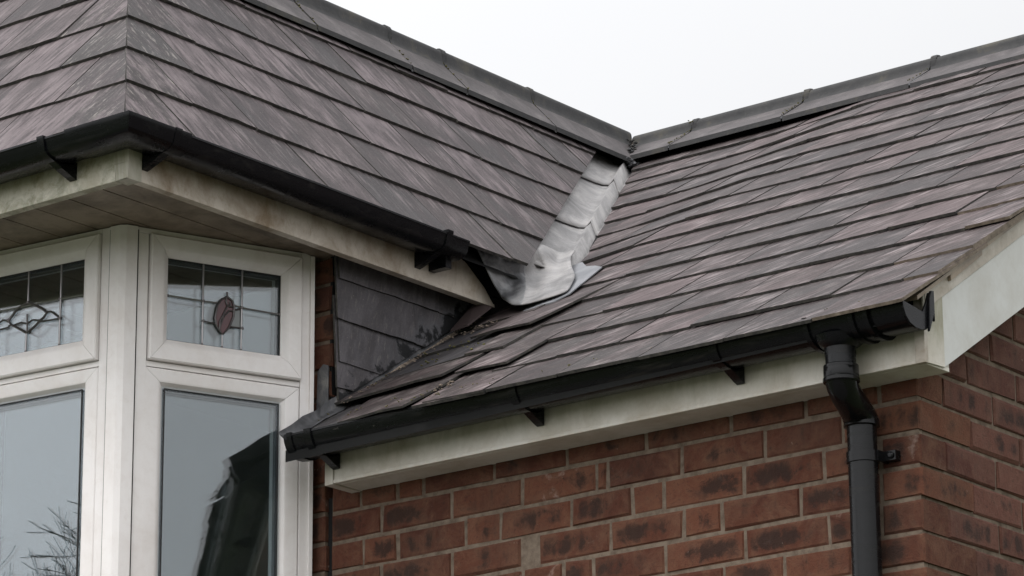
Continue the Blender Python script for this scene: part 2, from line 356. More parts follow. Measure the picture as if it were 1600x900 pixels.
def rag(u0, u1, v0, L, amp, n=7):
    """slate outline: ragged tail, dressed corners"""
    p = [(u0, v0 + abs(R.gauss(0, amp)))]
    for i in range(1, n): p.append((u0 + (u1 - u0) * i / n, v0 + abs(R.gauss(0, amp)) * (2.2 if R.random() < .12 else 1)))
    p.append((u1, v0 + abs(R.gauss(0, amp))))
    p += [(u1, v0 + L), (u0, v0 + L)]
    return p
def courses(mb, P, u_a, u_b, s0, gauge, n, clips, mat, wid=(.2, .26), th=.006, skip=None, flagf=None, amp=.0012, phase=0.0, lift=.003, anchor=None, smax=9, first=None):
    for k in range(n):
        vt = s0 + k * gauge + R.gauss(0, .0012); L = gauge * 2 + .06
        a = (anchor if anchor is not None else u_b) - (wid[0] + wid[1]) / 4 * (k % 2) + R.uniform(-.02, .02)
        cuts = [a]
        while cuts[-1] > u_a - .3: cuts.append(cuts[-1] - R.uniform(*wid))
        while cuts[0] < u_b + .3: cuts.insert(0, cuts[0] + R.uniform(*wid))
        if first:                          # hip courses: a wide slate at the hip, then regular ones
            h0, sg = first(vt); cuts = [h0 - sg * .6, h0 + sg * (.245 + R.uniform(-.012, .012))]
            while abs(cuts[-1] - h0) < 4: cuts.append(cuts[-1] + sg * R.uniform(*wid))
            if sg > 0: cuts = cuts[::-1]
        for u1, u0 in zip(cuts, cuts[1:]):
            if u0 > u_b or u1 < u_a: continue
            g = R.uniform(.0012, .0034)
            drop = R.gauss(0, .0018); tone = (min(1, max(0, R.gauss(.5, .33))), R.random() ** 2, 0)
            if R.random() < .035: drop -= R.uniform(.002, .006)
            poly = rag(u0 + g, u1 - g, vt + drop, L, amp)
            poly = clip(poly, 0, 1, smax)
            for c_ in clips: poly = clip(poly, *c_)
            poly = clip(clip(poly, 1, 0, u_b + R.uniform(-.003, .003)), -1, 0, -u_a)
            if not poly: continue
            cu = sum(p[0] for p in poly) / len(poly)
            if skip and skip(cu, vt): continue
            if flagf: tone = (tone[0], tone[1], flagf(cu, vt))
            lf = abs(R.gauss(0, lift)) * .6 + (R.uniform(.001, .004) if R.random() < .05 else 0)
            one_slate(mb, P, poly, vt, L, mat, th, lf, R.gauss(0, .004), tone, -.021, 'edge_pale' if max(q_[0] for q_ in poly) > .105 and P is Fp else 'edge', (u0 + u1) / 2)

# ================================================================ setting
g = MB(); g.wbox(-400, 400, -400, 400, GROUND - .2, GROUND, 'grass'); o = g.build('ground'); o['kind'] = 'structure'
g = MB(); g.wbox(-4.5, 3.0, -9.5, 0.0, GROUND, GROUND + .004, 'paving'); o = g.build('paved_path'); o['kind'] = 'structure'

# ================================================================ brick extension
ext = thing('brick_extension', 'red brick extension with a low mauve slate roof and white bargeboard', 'house')
# --- brickwork
def brick(mb, o_, ux, n_, w_, h_, mat, tone, depth=.03):
    o_ = Vector(o_); ux = Vector(ux); n_ = Vector(n_); uz = Vector((0, 0, 1)); b = .004
    j = lambda: R.gauss(0, .0014)
    pr = R.gauss(0, .0012)
    fr_ = [o_ + ux * (a + j()) + uz * (c + j()) + n_ * pr for a, c in ((b, b), (w_ - b, b), (w_ - b, h_ - b), (b, h_ - b))]
    md = [o_ + ux * (a + j()) + uz * (c + j()) - n_ * b for a, c in ((0, 0), (w_, 0), (w_, h_), (0, h_))]
    bk = [p - n_ * depth for p in md]
    ox, oy = R.randrange(50), R.randrange(50); e = .06
    q = [(ox + e, oy + e), (ox + 1 - e, oy + e), (ox + 1 - e, oy + 1 - e), (ox + e, oy + 1 - e)]
    q2 = [(ox + .01, oy + .01), (ox + .99, oy + .01), (ox + .99, oy + .99), (ox + .01, oy + .99)]
    mb.face(fr_, mat, q, tone)
    for i in range(4):
        k = (i + 1) % 4
        mb.face([md[i], md[k], fr_[k], fr_[i]], mat, [q2[i], q2[k], q[k], q[i]], tone)
        mb.face([bk[i], bk[k], md[k], md[i]], mat, [q2[i], q2[k], q2[k], q2[i]], tone)
def btone(): return (R.random(), min(1, max(0, R.choice((.15, .4, .55, .8, 1.0)) + R.gauss(0, .08))), 1.0 if R.random() < .18 else .15)
COURSE = .0765
rows = {0: [-1.657, -1.535, -1.451, -1.224, -1.0, -.761, -.514, -.302, -.105], 1: [-1.587, -1.359, -1.137, -.91, -.877, -.658, -.419, -.205],
        2: [-1.647, -1.534, -1.315, -1.204, -.988, -.804, -.712, -.481, -.259, -.107], 3: [-1.586, -1.358, -1.139, -1.089, -.871, -.655, -.545, -.325, -.109],
        4: [-1.63, -1.45, -1.359, -1.138, -1.012, -.923, -.711, -.482, -.251, -.110], 5: [-1.60, -1.40, -1.18, -.98, -.76, -.544, -.375, -.19]}
mb = MB()
for rr in range(0, 49):
    z0 = -COURSE * rr + .010 - .0005
    if rr in rows: cuts = rows[rr]
    else:
        cuts = []; x = -.1075 if rr % 2 else -.22
        while x > -1.74: cuts.insert(0, x); x -= .2245 if R.random() > .1 else .112
    cuts = [-1.752] + list(cuts) + [0.0]
    for a, b in zip(cuts, cuts[1:]):
        lo = a + (.005 if a > -1.75 else 0); hi = b - (.005 if b < 0 else 0)
        if hi - lo < .012: continue
        tn = btone()
        if rr == 0: tn = (tn[0], tn[1] * .5, .1)
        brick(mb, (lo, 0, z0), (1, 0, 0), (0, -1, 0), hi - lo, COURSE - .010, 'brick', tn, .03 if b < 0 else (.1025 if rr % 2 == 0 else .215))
# one more course hidden by the soffit
mb.wbox(-1.752, 0, .0, .09, COURSE + .008, .18, 'brick')
mb.wbox(-1.752, -.0055, .004, .022, GROUND, .20, 'mortar')
mb.build('front_wall', ext)
mb = MB()
def roofz(y): return EZ + (y - EY) * TT if y < YR else EZ + (2 * YR - EY - y) * TT
YB = 2 * YR
for rr in range(-24, 49):
    z0 = -COURSE * rr + .010 - .0005
    head = rr % 2 == 0
    y = .1075 if head else .220; ys_ = [0.0, y]
    while ys_[-1] < YB: ys_.append(ys_[-1] + .2255)
    for a, b in zip(ys_, ys_[1:]):
        if b > YB + .05 or (a == 0 and z0 < .015): continue
        if z0 + COURSE > min(roofz(a), roofz(b)) - .06: continue
        tn = btone(); tn = (tn[0], tn[1] * .6, tn[2] * .6)
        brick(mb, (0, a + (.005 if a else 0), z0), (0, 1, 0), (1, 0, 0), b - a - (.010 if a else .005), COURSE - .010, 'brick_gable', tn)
pg = [(-.006, .025, GROUND), (-.006, YB, GROUND), (-.006, YB, roofz(YB) - .08), (-.006, YR, ZR - .08), (-.006, .025, roofz(0) - .08)]
mb.prism(pg, (-.1, 0, 0), 'mortar')
mb.build('gable_wall', ext)
mb = MB(); mb.wbox(-3.2, 0.0, YB - .1, YB, GROUND, .6, 'brick_gable'); mb.build('rear_wall', ext)

# --- slate roof of the extension
VAL = lambda s: WX - (EZ + s * TS - WZ) / WT          # valley x at slope distance s on this roof
s_r = (ZR - EZ) / TS
gF = .1925
# half plane x >= VAL(s) + .05  ->  -(x) - s*TS/WT <= -(WX + (WZ-EZ)/WT + .05)
cv = (-1, -TS / WT, -(WX + (WZ - EZ) / WT + .036))
rot_zone = lambda x, s: x < -1.28 and s < .70
def ff(x, s):
    a = .18 + .35 * max(0, 1 - s / .5)
    if x < -1.0: a += .3 * max(0, 1 - s / .8)
    return a * R.uniform(.3, 1.3)
mb = MB()
def skipF(x, s): return (x < -1.26 and s < .70) or (s < WSTOP and x < -1.70)
WSTOP = .95
def clipsF(): return [cv]
# above the wing eaves the valley bounds the courses, below it the slate-hung cheek does
n_low = 5
st = R.getstate()
courses(mb, Fp, -1.66, .115, -.035, gF, n_low, [], 'slate', (.185, .245), .0075, skip=lambda x, s: x < -1.27 and s < .72, flagf=ff, anchor=.115, amp=.0016, lift=.0025)
courses(mb, Fp, -1.42, .115, -.035 + gF * n_low, gF, 1, [], 'slate', (.19, .24), .0075, flagf=ff, anchor=.115, amp=.0016)
courses(mb, Fp, -3.3, .115, -.035 + gF * (n_low + 1), gF, 9, [cv, (0, 1, s_r - .01)], 'slate', (.19, .25), .0075, flagf=ff, anchor=.115, amp=.0016, lift=.0022)
# slipped and lifted slates at the bottom left corner
def cust(poly, vt, L, lift=0., twist=0., tone=(.5, .3, .9), base=.004, mat='slate', th=.006, edge='edge'):
    one_slate(mb, Fp, poly, vt, L, mat, th, lift * .55, twist * .5, tone, base * .5 - .016, edge, u0=sum(p[0] for p in poly) / len(poly))
cust([(-1.55, .0), (-1.48, -.012), (-1.40, -.02), (-1.319, -.028), (-1.305, .06), (-1.297, .30), (-1.62, .30), (-1.60, .12)], -.02, .4, .004, tone=(.62, .4, .8))
cust([(-1.72, -.002), (-1.62, .0), (-1.545, -.01), (-1.552, .02), (-1.60, .12), (-1.63, .22), (-1.73, .30)], 0, .4, .0, tone=(.8, .1, 1), mat='slate_blue', base=.002, th=.003)
cust([(-1.255, -.030), (-1.17, -.034), (-1.062, -.040), (-1.055, .36), (-1.235, .36), (-1.238, .10)], -.035, .40, .002, tone=(.7, .3, .7))
cust([(-1.735, .232), (-1.60, .222), (-1.512, .208), (-1.44, .203), (-1.348, .195), (-1.338, .27), (-1.326, .42), (-1.50, .50), (-1.735, .48)], .20, .42, .014, -.02, tone=(.62, .5, .95), base=.008)
cust([(-1.303, .192), (-1.22, .182), (-1.12, .165), (-1.115, .55), (-1.30, .57)], .18, .42, .010, .03, tone=(.6, .35, .6), base=.010)
cust([(-1.735, .40), (-1.52, .385), (-1.40, .372), (-1.385, .70), (-1.735, .74)], .38, .40, .004, tone=(.2, .1, .5), mat='slate_blue', base=.004)
cust([(-1.395, .372), (-1.33, .366), (-1.262, .360), (-1.258, .72), (-1.39, .74)], .37, .40, .010, tone=(.35, .6, .8), base=.008)
cust([(-1.505, .566), (-1.42, .552), (-1.36, .535), (-1.278, .520), (-1.262, .60), (-1.245, .92), (-1.48, .95)], .54, .42, .024, .02, tone=(.45, .2, .2), base=.010)
cust([(-1.735, .600), (-1.54, .575), (-1.512, .57), (-1.50, .93), (-1.735, .93)], .58, .40, .003, tone=(.15, .1, .3), mat='slate_blue')
cust([(-1.735, .800), (-1.56, .772), (-1.475, .745), (-1.40, .722), (-1.395, .95), (-1.41, 1.10), (-1.735, 1.10)], .76, .42, .006, .0, tone=(.25, .2, .3), base=.004)
roofF = mb.build('slate_roof', ext, bevel=0, weld=False)
# deck under the slates
mb = MB()
mb.prism([Fp(-1.735, -.0, -.026), Fp(.04, -.0, -.026), Fp(.04, s_r, -.026), Fp(-3.2, s_r, -.026), Fp(-1.735, .95, -.026)], (0, 0, -.03), 'felt')
mb.build('roof_deck', ext)
mb = MB()
courses(mb, F2p, -3.3, .115, -.035, .386, 8, [(0, 1, s_r - .01)], 'slate', (.35, .45), .006, anchor=.115)
mb.prism([F2p(-3.3, -.03, -.012), F2p(.10, -.03, -.012), F2p(.10, s_r, -.012), F2p(-3.3, s_r, -.012)], (0, 0, -.03), 'felt')
mb.build('rear_roof', ext, weld=False)

# --- ridge tiles
def ridge_tile(a, b, axis, slope, name, parent):
    """angular ridge tile with a roll top; a,b along the axis"""
    mb = MB(); tt = math.tan(slope); wg = .155 if axis == 'x' else .120; e = .016; up = .018 if axis == 'x' else .032
    L_ = lambda x: ZR + up - abs(x) * tt
    rr_ = .030
    prof = [(-wg, L_(wg) - e), (-wg, L_(wg))]
    prof += [(-.032, L_(.032) + .001), (-.0235, L_(.0235) + .010)]
    for k in range(0, 9):
        a_ = math.pi * (1 - k / 8); prof.append((math.cos(a_) * .0225, ZR + up + .006 + max(0, math.sin(a_)) * .023))
    prof += [(.0235, L_(.0235) + .010), (.032, L_(.032) + .001), (wg, L_(wg)), (wg, L_(wg) - e), (0, ZR + up - e - .004)]
    def pt(x, z, s):
        s = s + R.gauss(0, .0005)
        return Vector((s, YR + x, z)) if axis == 'x' else Vector((XR + x, s, z))
    n = len(prof); jz = R.gauss(0, .0015)
    A = [pt(x, z + jz, a) for x, z in prof]; B = [pt(x, z + jz, b) for x, z in prof]
    for i in range(n):
        j = (i + 1) % n
        mm = 'roll' if 2 <= i <= 13 else 'ridge'
        if i in (0, n - 3, n - 2, n - 1): mm = 'roll'
        mb.face([A[i], A[j], B[j], B[i]], mm)
    mb.face(A[::-1], 'roll'); mb.face(B, 'roll')
    return mb.build(name, parent, smooth=True, weld=True)
def blobs(mb, pts, rad, mat, n):
    for _ in range(n):
        p = Vector(R.choice(pts)) + Vector((R.gauss(0, rad), R.gauss(0, rad), R.gauss(0, rad * .4))); q = R.uniform(.35, 1) * rad * .9
        bm = bmesh.new(); bmesh.ops.create_icosphere(bm, subdivisions=1, radius=q)
        vs = {v: p + Vector((v.co.x * R.uniform(.7, 1.4), v.co.y * R.uniform(.7, 1.4), v.co.z * R.uniform(.5, .9))) for v in bm.verts}
        for f_ in bm.faces: mb.face([vs[v] for v in f_.verts], mat)
        bm.free()
jx = [XR + .02, -2.17, -1.735, -1.265, -.82, -.36, .118]
for a, b in zip(jx, jx[1:]): ridge_tile(a + .003, b - .003, 'x', T, 'ridge_tile', ext)
for k, x in enumerate(jx[1:-1]):
    mb = MB()
    pts = [Vector((x, YR - .155 * q, ZR + .024 - .152 * q * TT)) for q in [i / 14 for i in range(15)]]
    blobs(mb, pts, .0028, 'moss', 60 if k < 2 else 24)
    pr = [Vector((x, YR - .036 + .01 * i, ZR + .03 + .0025 * i * (8 - i) * .45)) for i in range(8)]
    blobs(mb, pr, .004, 'moss' if k < 2 else 'crumb', 10)
    col_ = lambda xx, r_: [Vector((xx, YR + math.cos(math.pi * q / 8) * r_, ZR + .028 + math.sin(math.pi * q / 8) * r_)) for q in range(9)] + [Vector((xx, YR - r_, ZR - .01)), Vector((xx, YR + r_, ZR - .01))]
    mb.loft([col_(x - .002, .022), col_(x - .001, .0240), col_(x + .016, .0236), col_(x + .020, .022)], 'roll')
    p0, p1 = pts[0], pts[-1]
    mb.box(p0 + Vector((-.004, 0, -.016)), (.008, 0, 0), p1 - p0, (0, 0, .006), 'lead_dark')
    mb.build('ridge_mortar', ext)

# --- fascia, soffit, bargeboard
mb = MB()
mb.wbox(-1.657, .0815, -.10, -.082, .05, .165, 'fascia')
mb.wbox(-1.657, .0815, -.082, .006, .05, .060, 'fascia')
mb.wbox(-1.657, .0815, -.1035, -.0995, .050, .060, 'fascia')
mb.build('fascia', ext, bevel=.0015)
mb = MB()                                       # boxed left end of the fascia
mb.wbox(-1.686, -1.659, -.103, .005, .048, .166, 'fascia')
mb.build('fascia_end_cap', ext, bevel=.0015)
XB = .085
mb = MB()
zt = lambda y: EZ + (y - EY) * TT - .016
mb.prism([(XB - .012, -.018, .056), (XB - .012, YR, .056 + (YR + .018) * .615), (XB - .012, YR, zt(YR) - .05), (XB - .012, -.018, zt(-.018) - .05)], (.012, 0, 0), 'barge')
mb.prism([(XB - .012, 2 * YR + .018, .056), (XB - .012, YR, .056 + (YR + .018) * .615), (XB - .012, YR, zt(YR) - .05), (XB - .012, 2 * YR + .018, zt(-.018) - .05)], (.012, 0, 0), 'barge')
mb.build('bargeboard', ext, bevel=.001)
mb = MB()
mb.prism([(XB - .003, -.104, .050), (XB - .003, -.0195, .055), (XB - .003, -.0195, zt(-.02) - .05), (XB - .003, -.104, zt(-.104) - .0)], (.0045, 0, 0), 'fascia')
mb.wbox(.062, .088, -.106, -.092, .049, .158, 'verge_trim')
mb.build('box_end', ext, bevel=.001)
mb = MB()
mb.prism([(XB - .03, -.095, zt(-.095) - .060), (XB - .03, YR, zt(YR) - .060), (XB - .03, YR, zt(YR) - .018), (XB - .03, -.095, zt(-.095) - .018)], (.033, 0, 0), 'verge_trim')
mb.build('verge_trim', ext, bevel=.001)
mb = MB()                                       # undercloak boards, one slipped
mb.prism([(XB - .05, -.15, zt(-.15) - .017), (XB - .05, YR, zt(YR) - .017), (XB - .05, YR, zt(YR) - .007), (XB - .05, -.15, zt(-.15) - .007)], (.066, 0, 0), 'undercloak')
mb.prism([(XB + .0035, .005, zt(.005) - .034), (XB + .0035, .15, zt(.15) - .030), (XB + .0035, .15, zt(.15) - .018), (XB + .0035, .005, zt(.005) - .018)], (.008, 0, 0), 'undercloak')
mb.build('undercloak', ext)
mb = MB(); mb.wbox(-.01, XB - .013, .006, .02, .06, .12, 'fascia')      # gable soffit closing piece
mb.prism([(.0, -.02, .058), (.0, YR, .058 + (YR + .02) * .615), (.0, YR, .068 + (YR + .02) * .615), (.0, -.02, .068)], (XB - .013, 0, 0), 'fascia'); mb.build('gable_soffit', ext)

# --- gutters
PROF = [(0, .002), (.001, -.018), (.007, -.032), (.020, -.041), (.040, -.046), (.062, -.046), (.084, -.040), (.099, -.028), (.1075, -.012), (.110, 0)]
PROFW = [(0, .002), (.002, -.018), (.014, -.033), (.045, -.040), (.075, -.040), (.096, -.033), (.105, -.024), (.110, -.004), (.112, 0)]
def shell(prof, th, lip=.004):
    """closed section of a gutter: outside down and round, then the inside back"""
    cx, cz = .055, 0.0
    inn = [(cx + (x - cx) * (1 - th / .055), min(.002, z * (1 - th / .05))) for x, z in prof]
    return prof + [(prof[-1][0] + .002, .001), (prof[-1][0] + .002, .006), (prof[-1][0] - lip, .006)] + inn[::-1][1:-1] + [(th, .003)]
def ring(P, sec): return [P(x, z) for x, z in sec]
ybk = -.104; zg = .160
def GF(x): return lambda a, z: Vector((x, ybk - a, zg + z - .004 * max(0, -1.2 - x)))
gut = MB(); sec = shell(PROF, .003)
# the gutter sags slightly between brackets
xs_ = [-1.715, -1.5, -1.25, -1.0, -.7, -.4, -.15, .04]
gut.loft([ring(GF(x), sec) for x in xs_], 'gutter')
g1 = gut.build('gutter', ext, smooth=True)
def band(x0, x1, off, name, mat='gutter', parent=g1, lipup=.003):
    m = MB(); big = [(.055 + (x - .055) * (1 + off / .055), z * (1 + off / .05) + (lipup if z > -.001 else 0)) for x, z in PROF]
    s2 = big + [(big[-1][0] + .001, .009), (big[-1][0] - .012, .009), (PROF[-1][0] - .002, .0005)] + PROF[::-1][1:]
    m.loft([ring(GF(x0), s2), ring(GF(x1), s2)], mat); return m.build(name, parent, smooth=True, bevel=0)
for x in (-1.645, -.995, -.41): 
    band(x - .011, x + .011, .005, 'bracket_strap')
    m = MB(); P0, P1 = GF(x - .011), GF(x + .011)
    poly = [(-.0, -.030), (.03, -.044), (.056, -.049), (.042, -.056), (.012, -.070), (-.0, -.074)]
    m.loft([[P0(a, z) for a, z in poly], [P1(a, z) for a, z in poly]], 'gutter_clean'); m.build('bracket_arm', g1)
m = MB(); s2 = [(x * 1.06 - .003, z * 1.08) for x, z in PROF] + [(.112, .007), (0, .007)]
m.loft([ring(GF(-1.724), s2), ring(GF(-1.7145), s2)], 'gutter'); m.build('stop_end', g1, smooth=True)
band(-1.7145, -1.699, .004, 'stop_end_clip')
# running outlet
out_ = MB(); s3 = [(.055 + (x - .055) * 1.07, z * 1.10) for x, z in PROF]; s3 = s3 + [(.117, .008), (.104, .008)] + [(x, z) for x, z in PROF[::-1]][1:]
out_.loft([ring(GF(-.150), s3), ring(GF(.000), s3)], 'gutter_clean')
PX = -.100
rings = []
for zz, rd in ((.128, .062), (.116, .056), (.108, .046), (.102, .037), (.075, .0355), (.045, .0352)):
    rings.append([Vector((PX + rd * math.cos(k * math.pi / 12), ybk - .055 + rd * .92 * math.sin(k * math.pi / 12), zz)) for k in range(24)])
out_.loft(rings, 'gutter_clean')
outlet = out_.build('gutter_outlet', ext, smooth=True)
for x in (-.152, -.032, .006): band(x - .006, x + .006, .0105, 'outlet_clip', 'gutter', outlet, .006)
# short length and open-sided stop end on the right
m = MB(); m.loft([ring(GF(x), shell([(.055 + (a - .055) * 1.045, b * 1.05) for a, b in PROF], .003)) for x in (.020, .060, .098)], 'gutter_clean'); m.build('gutter_end_length', ext, smooth=True)
m = MB()
pe = [(.055 + (a - .055) * 1.06, b * 1.06) for a, b in PROF] + [(.113, .004), (.085, .001), (.030, -.004), (.012, .024), (.003, .046), (-.008, .048), (-.008, 0)]
m.loft([ring(GF(.0985), pe), ring(GF(.104), pe)], 'gutter_clean')
pe2 = [(-.006, -.006), (.014, -.048), (.010, .03), (.001, .050), (-.010, .052), (-.010, -.02)]
m.loft([ring(GF(.1035), pe2), ring(GF(.111), pe2)], 'gutter_clean')
m.build('stop_end', ext, bevel=.0015)

# --- downpipe
dp = MB(); yw = -.046
def ringz(cx, cy, cz, rd, tilt=0.0, n=28):
    return [Vector((cx + rd * math.cos(k * 2 * math.pi / n), cy + rd * math.sin(k * 2 * math.pi / n) * math.cos(tilt), cz + rd * math.sin(k * 2 * math.pi / n) * math.sin(tilt))) for k in range(n)]
dp.loft([ringz(-.123, yw, z, .034) for z in (-.045, -1.0, -2.5, GROUND + .02)], 'pipe')
pipe = dp.build('downpipe', ext, smooth=True)
m = MB()
yt = ybk - .055
path = [(PX, yt, .060, .0385, 0), (PX, yt, .052, .0405, 0), (PX, yt, .034, .0400, 0), (PX, yt + .001, .026, .0375, .1), (PX - .002, yt + .008, .016, .0365, .5), (PX - .007, yt + .026, .006, .036, .95),
        (PX - .013, yt + .054, -.006, .036, 1.12), (PX - .018, yt + .082, -.018, .037, .95), (PX - .022, yt + .104, -.030, .039, .5), (PX - .023, yw, -.040, .0405, .15), (PX - .023, yw, -.052, .0410, 0), (PX - .023, yw, -.054, .034, 0)]
m.loft([ringz(*p[:4], p[4]) for p in path], 'pipe')
m.build('offset_bend', pipe, smooth=True)
for zc, rd, h in ((.058, .0400, .005), (.028, .0418, .006)):
    m = MB(); m.loft([ringz(PX, yt, zc + dz, rd + dr) for dz, dr in ((-h, -.002), (-h * .6, 0), (h * .6, 0), (h, -.002))], 'pipe'); m.build('pipe_collar', pipe, smooth=True)
m = MB(); m.loft([ringz(-.123, yw, -.125 + dz, .0375 + dr) for dz, dr in ((-.013, -.003), (-.012, 0), (.012, 0), (.013, -.003))], 'pipe')
m.wbox(-.088, -.052, -.022, .0, -.134, -.112, 'pipe'); m.wbox(-.088, -.082, -.046, -.0, -.136, -.112, 'pipe')
clip_o = m.build('pipe_clip', pipe, smooth=True)
m = MB(); m.loft([[Vector((-.064 + rd * math.cos(k * math.pi / 5), y_, -.123 + rd * math.sin(k * math.pi / 5))) for k in range(10)] for y_, rd in ((-.020, .008), (-.026, .008), (-.028, .005))], 'gutter_clean'); m.build('screw', clip_o)

# ================================================================ bay fronted wing
wing = thing('bay_fronted_house', 'white bay window front under a steep hipped slate roof', 'house')
hipx = lambda s: WX - s * WC
mb = MB()
s_w = (ZR - WZ) / WS; gW = .2265
def fw(y, s):
    d = y - (WY + s * WC); a = .10
    if d < .26: a = .95
    return a
# W slope: y >= hip line; y <= valley - .15
YV = lambda s: EY + (WZ + s * WS - EZ) / TT
cw = [(0, 1, s_w - .01), (-1, WC, -WY + .001), (1, -WS / TT, EY + (WZ - EZ) / TT - .150)]
courses(mb, Wp, -1.2, 2.4, -.012, gW, 6, cw, 'slate_wing', (.20, .27), .0085, first=lambda v: (WY + v * WC, 1), flagf=fw, anchor=2.0, amp=.0013, lift=.0025)
mb.build('slate_slope', wing, weld=False)
def fl(x, s): return .9 if (hipx(s) - x) < .22 else .06
mb = MB()
courses(mb, Lp, -4.2, -1.54, -.012, gW, 6, [(0, 1, s_w - .01), (1, WC, WX + .000)], 'slate_wing', (.24, .30), .0085, first=lambda v: (WX - v * WC, -1), flagf=fl, anchor=-1.56, amp=.0013, lift=.0025)
mb.build('slate_slope', wing, weld=False)
mb = MB()
courses(mb, W2p, -1.2, YB + .8, -.012, gW, 6, [(0, 1, s_w - .01), (-1, WC, -WY)], 'slate_wing', (.3, .4), .0065, anchor=2.0)
mb.build('slate_slope', wing, weld=False)
mb = MB(); h = -.045
apexF = Vector((XR, WY + s_w * WC, ZR - .014))
mb.face([Wp(WY, -.01, h), Wp(YV(0) - .1, -.01, h), Wp(YR + .1, s_w, h), apexF], 'felt')
mb.face([Lp(WX, -.01, h), apexF, Lp(-4.2, s_w, h), Lp(-4.2, -.01, h)], 'felt'); YA = WY + s_w * WC
mb.face([Vector((XR, YA, ZR - .01)), Vector((-4.2, YA, ZR - .01)), Vector((-4.2, 2 * YA - WY, WZ)), Vector((XR, 2 * YA - WY, WZ))], 'slate_wing')
mb.face([Vector((-4.19, WY + .1, .75)), Vector((-4.19, YA, ZR - .03)), Vector((-4.19, 2 * YA - WY, WZ))], 'brick')
mb.face([W2p(WY, -.01, h), apexF, W2p(YR, s_w, h), W2p(YB, s_w, h), W2p(YB, -.01, h)], 'felt')
mb.build('roof_deck', wing, weld=False)
jy = [YR - .02, 1.69, 1.25, .99, .56, .12, WY + s_w * WC - .10]
for a, b in zip(jy, jy[1:]): ridge_tile(b + .003, a - .003, 'y', PW * .97, 'ridge_tile', wing)
for k, y in enumerate(jy[1:-1]):
    mb = MB()
    pts = [Vector((XR + .118 * q, y, ZR + .036 - .118 * q * WT)) for q in [i / 14 for i in range(15)]]
    blobs(mb, pts, .004, 'moss', 26)
    col_ = lambda yy, r_: [Vector((XR + math.cos(math.pi * q / 8) * r_, yy, ZR + .042 + math.sin(math.pi * q / 8) * r_)) for q in range(9)] + [Vector((XR - r_, yy, ZR - .01)), Vector((XR + r_, yy, ZR - .01))]
    mb.loft([col_(y - .002, .022), col_(y - .001, .0240), col_(y + .016, .0236), col_(y + .020, .022)], 'roll')
    p0, p1 = pts[0], pts[-1]; mb.box(p0 + Vector((0, -.004, -.018)), (0, .008, 0), p1 - p0, (0, 0, .006), 'lead_dark')
    mb.build('ridge_mortar', wing)
mb = MB()
# mortar packing where the two ridges meet
pts = [Vector((XR + .03 + .10 * q, YR - .04 - .115 * q, ZR + .02 - .13 * q)) for q in [i / 10 for i in range(11)]]
blobs(mb, pts, .009, 'roll', 60); blobs(mb, pts, .004, 'crumb', 24)
pts2 = [Vector((XR + .10 + .03 * q, YR - .165 - .0 * q, ZR - .10 - .02 * q)) for q in [i / 6 for i in range(7)]]
blobs(mb, pts2, .010, 'lead_dark', 20)
mb.build('mortar_packing', wing)
# main soffit over the bay, boards running back to the wall
mb = MB(); x = -3.22
bd = [-1.846]
while bd[-1] > -4.2: bd.append(bd[-1] - .1175)
bd = [-1.668, -1.740] + bd
for a, b in zip(bd, bd[1:]): mb.wbox(b + .002, a - .002, -.846, .62 if a < -1.75 else .60, .700, .712, 'soffit')
mb.wbox(-4.2, -1.67, -.845, .6, .714, .720, 'seam'); mb.build('soffit', wing)
mb = MB(); mb.prism([(-1.668, -.845, .6935), (-1.668, .52, .6935), (-1.735, .52, .6935), (-1.79, .0, .6935), (-1.80, -.02, .6935), (-1.70, -.845, .6935)], (0, 0, .004), 'soffit'); mb.build('soffit_trim', wing)
# fascias
mb = MB()
mb.prism([(-1.65, -.853, .660), (-1.65, .545, .660), (-1.65, .50, .705), (-1.65, .42, .758), (-1.65, .36, .775), (-1.65, -.853, .775)], (-.016, 0, 0), 'fascia_wing')
mb.wbox(-1.674, -1.6485, -.853, .54, .6585, .667, 'fascia_wing')
mb.build('side_fascia', wing, bevel=.0012)
mb = MB()
mb.wbox(-4.2, -1.667, -.865, -.849, .660, .775, 'fascia_algae'); mb.wbox(-4.2, -1.667, -.8665, -.840, .6585, .667, 'fascia_algae')
mb.build('front_fascia', wing, bevel=.0012)
mb = MB(); mb.wbox(-1.690, -1.6465, -.8685, -.8655, .657, .70, 'fascia'); mb.wbox(-1.690, -1.6465, -.8685, -.825, .657, .6595, 'fascia'); mb.wbox(-1.6495, -1.6465, -.868, -.822, .657, .770, 'fascia'); mb.wbox(-1.694, -1.647, -.8685, -.8655, .70, .770, 'fascia')
mb.build('fascia_corner', wing, bevel=.001)

# gutters of the wing
zw = .763; CO = Vector((-1.652, -.867, zw))
secw = shell(PROFW, .003)
def GS(y, zoff=0): return lambda a, z: Vector((-1.652 + a, y, zw + z + zoff))
def GL(x): return lambda a, z: Vector((x, -.867 - a, zw + z))
def GM(k=1.0): return lambda a, z: Vector((-1.652 + a * k, -.867 - a * k, zw + z))
m = MB(); m.loft([ring(GM(), secw), ring(GS(-.70), secw), ring(GS(-.3), secw), ring(GS(.300, -.004), secw)], 'gutter_clean')
ws = m.build('side_gutter', wing, smooth=True)
m = MB(); m.loft([ring(GL(-4.2), secw), ring(GL(-2.3), secw), ring(GM(), secw)], 'gutter_clean')
wf = m.build('front_gutter', wing, smooth=True)
m = MB(); sb = [(.055 + (x - .055) * 1.06, z * 1.08) for x, z in PROFW]; sb = sb + [(.1165, .0085), (.100, .0085)] + PROFW[::-1]
m.loft([ring(GL(-1.752), sb), ring(GM(), sb), ring(GS(-.765), sb)], 'gutter_clean'); m.build('corner_angle', wing, smooth=True)
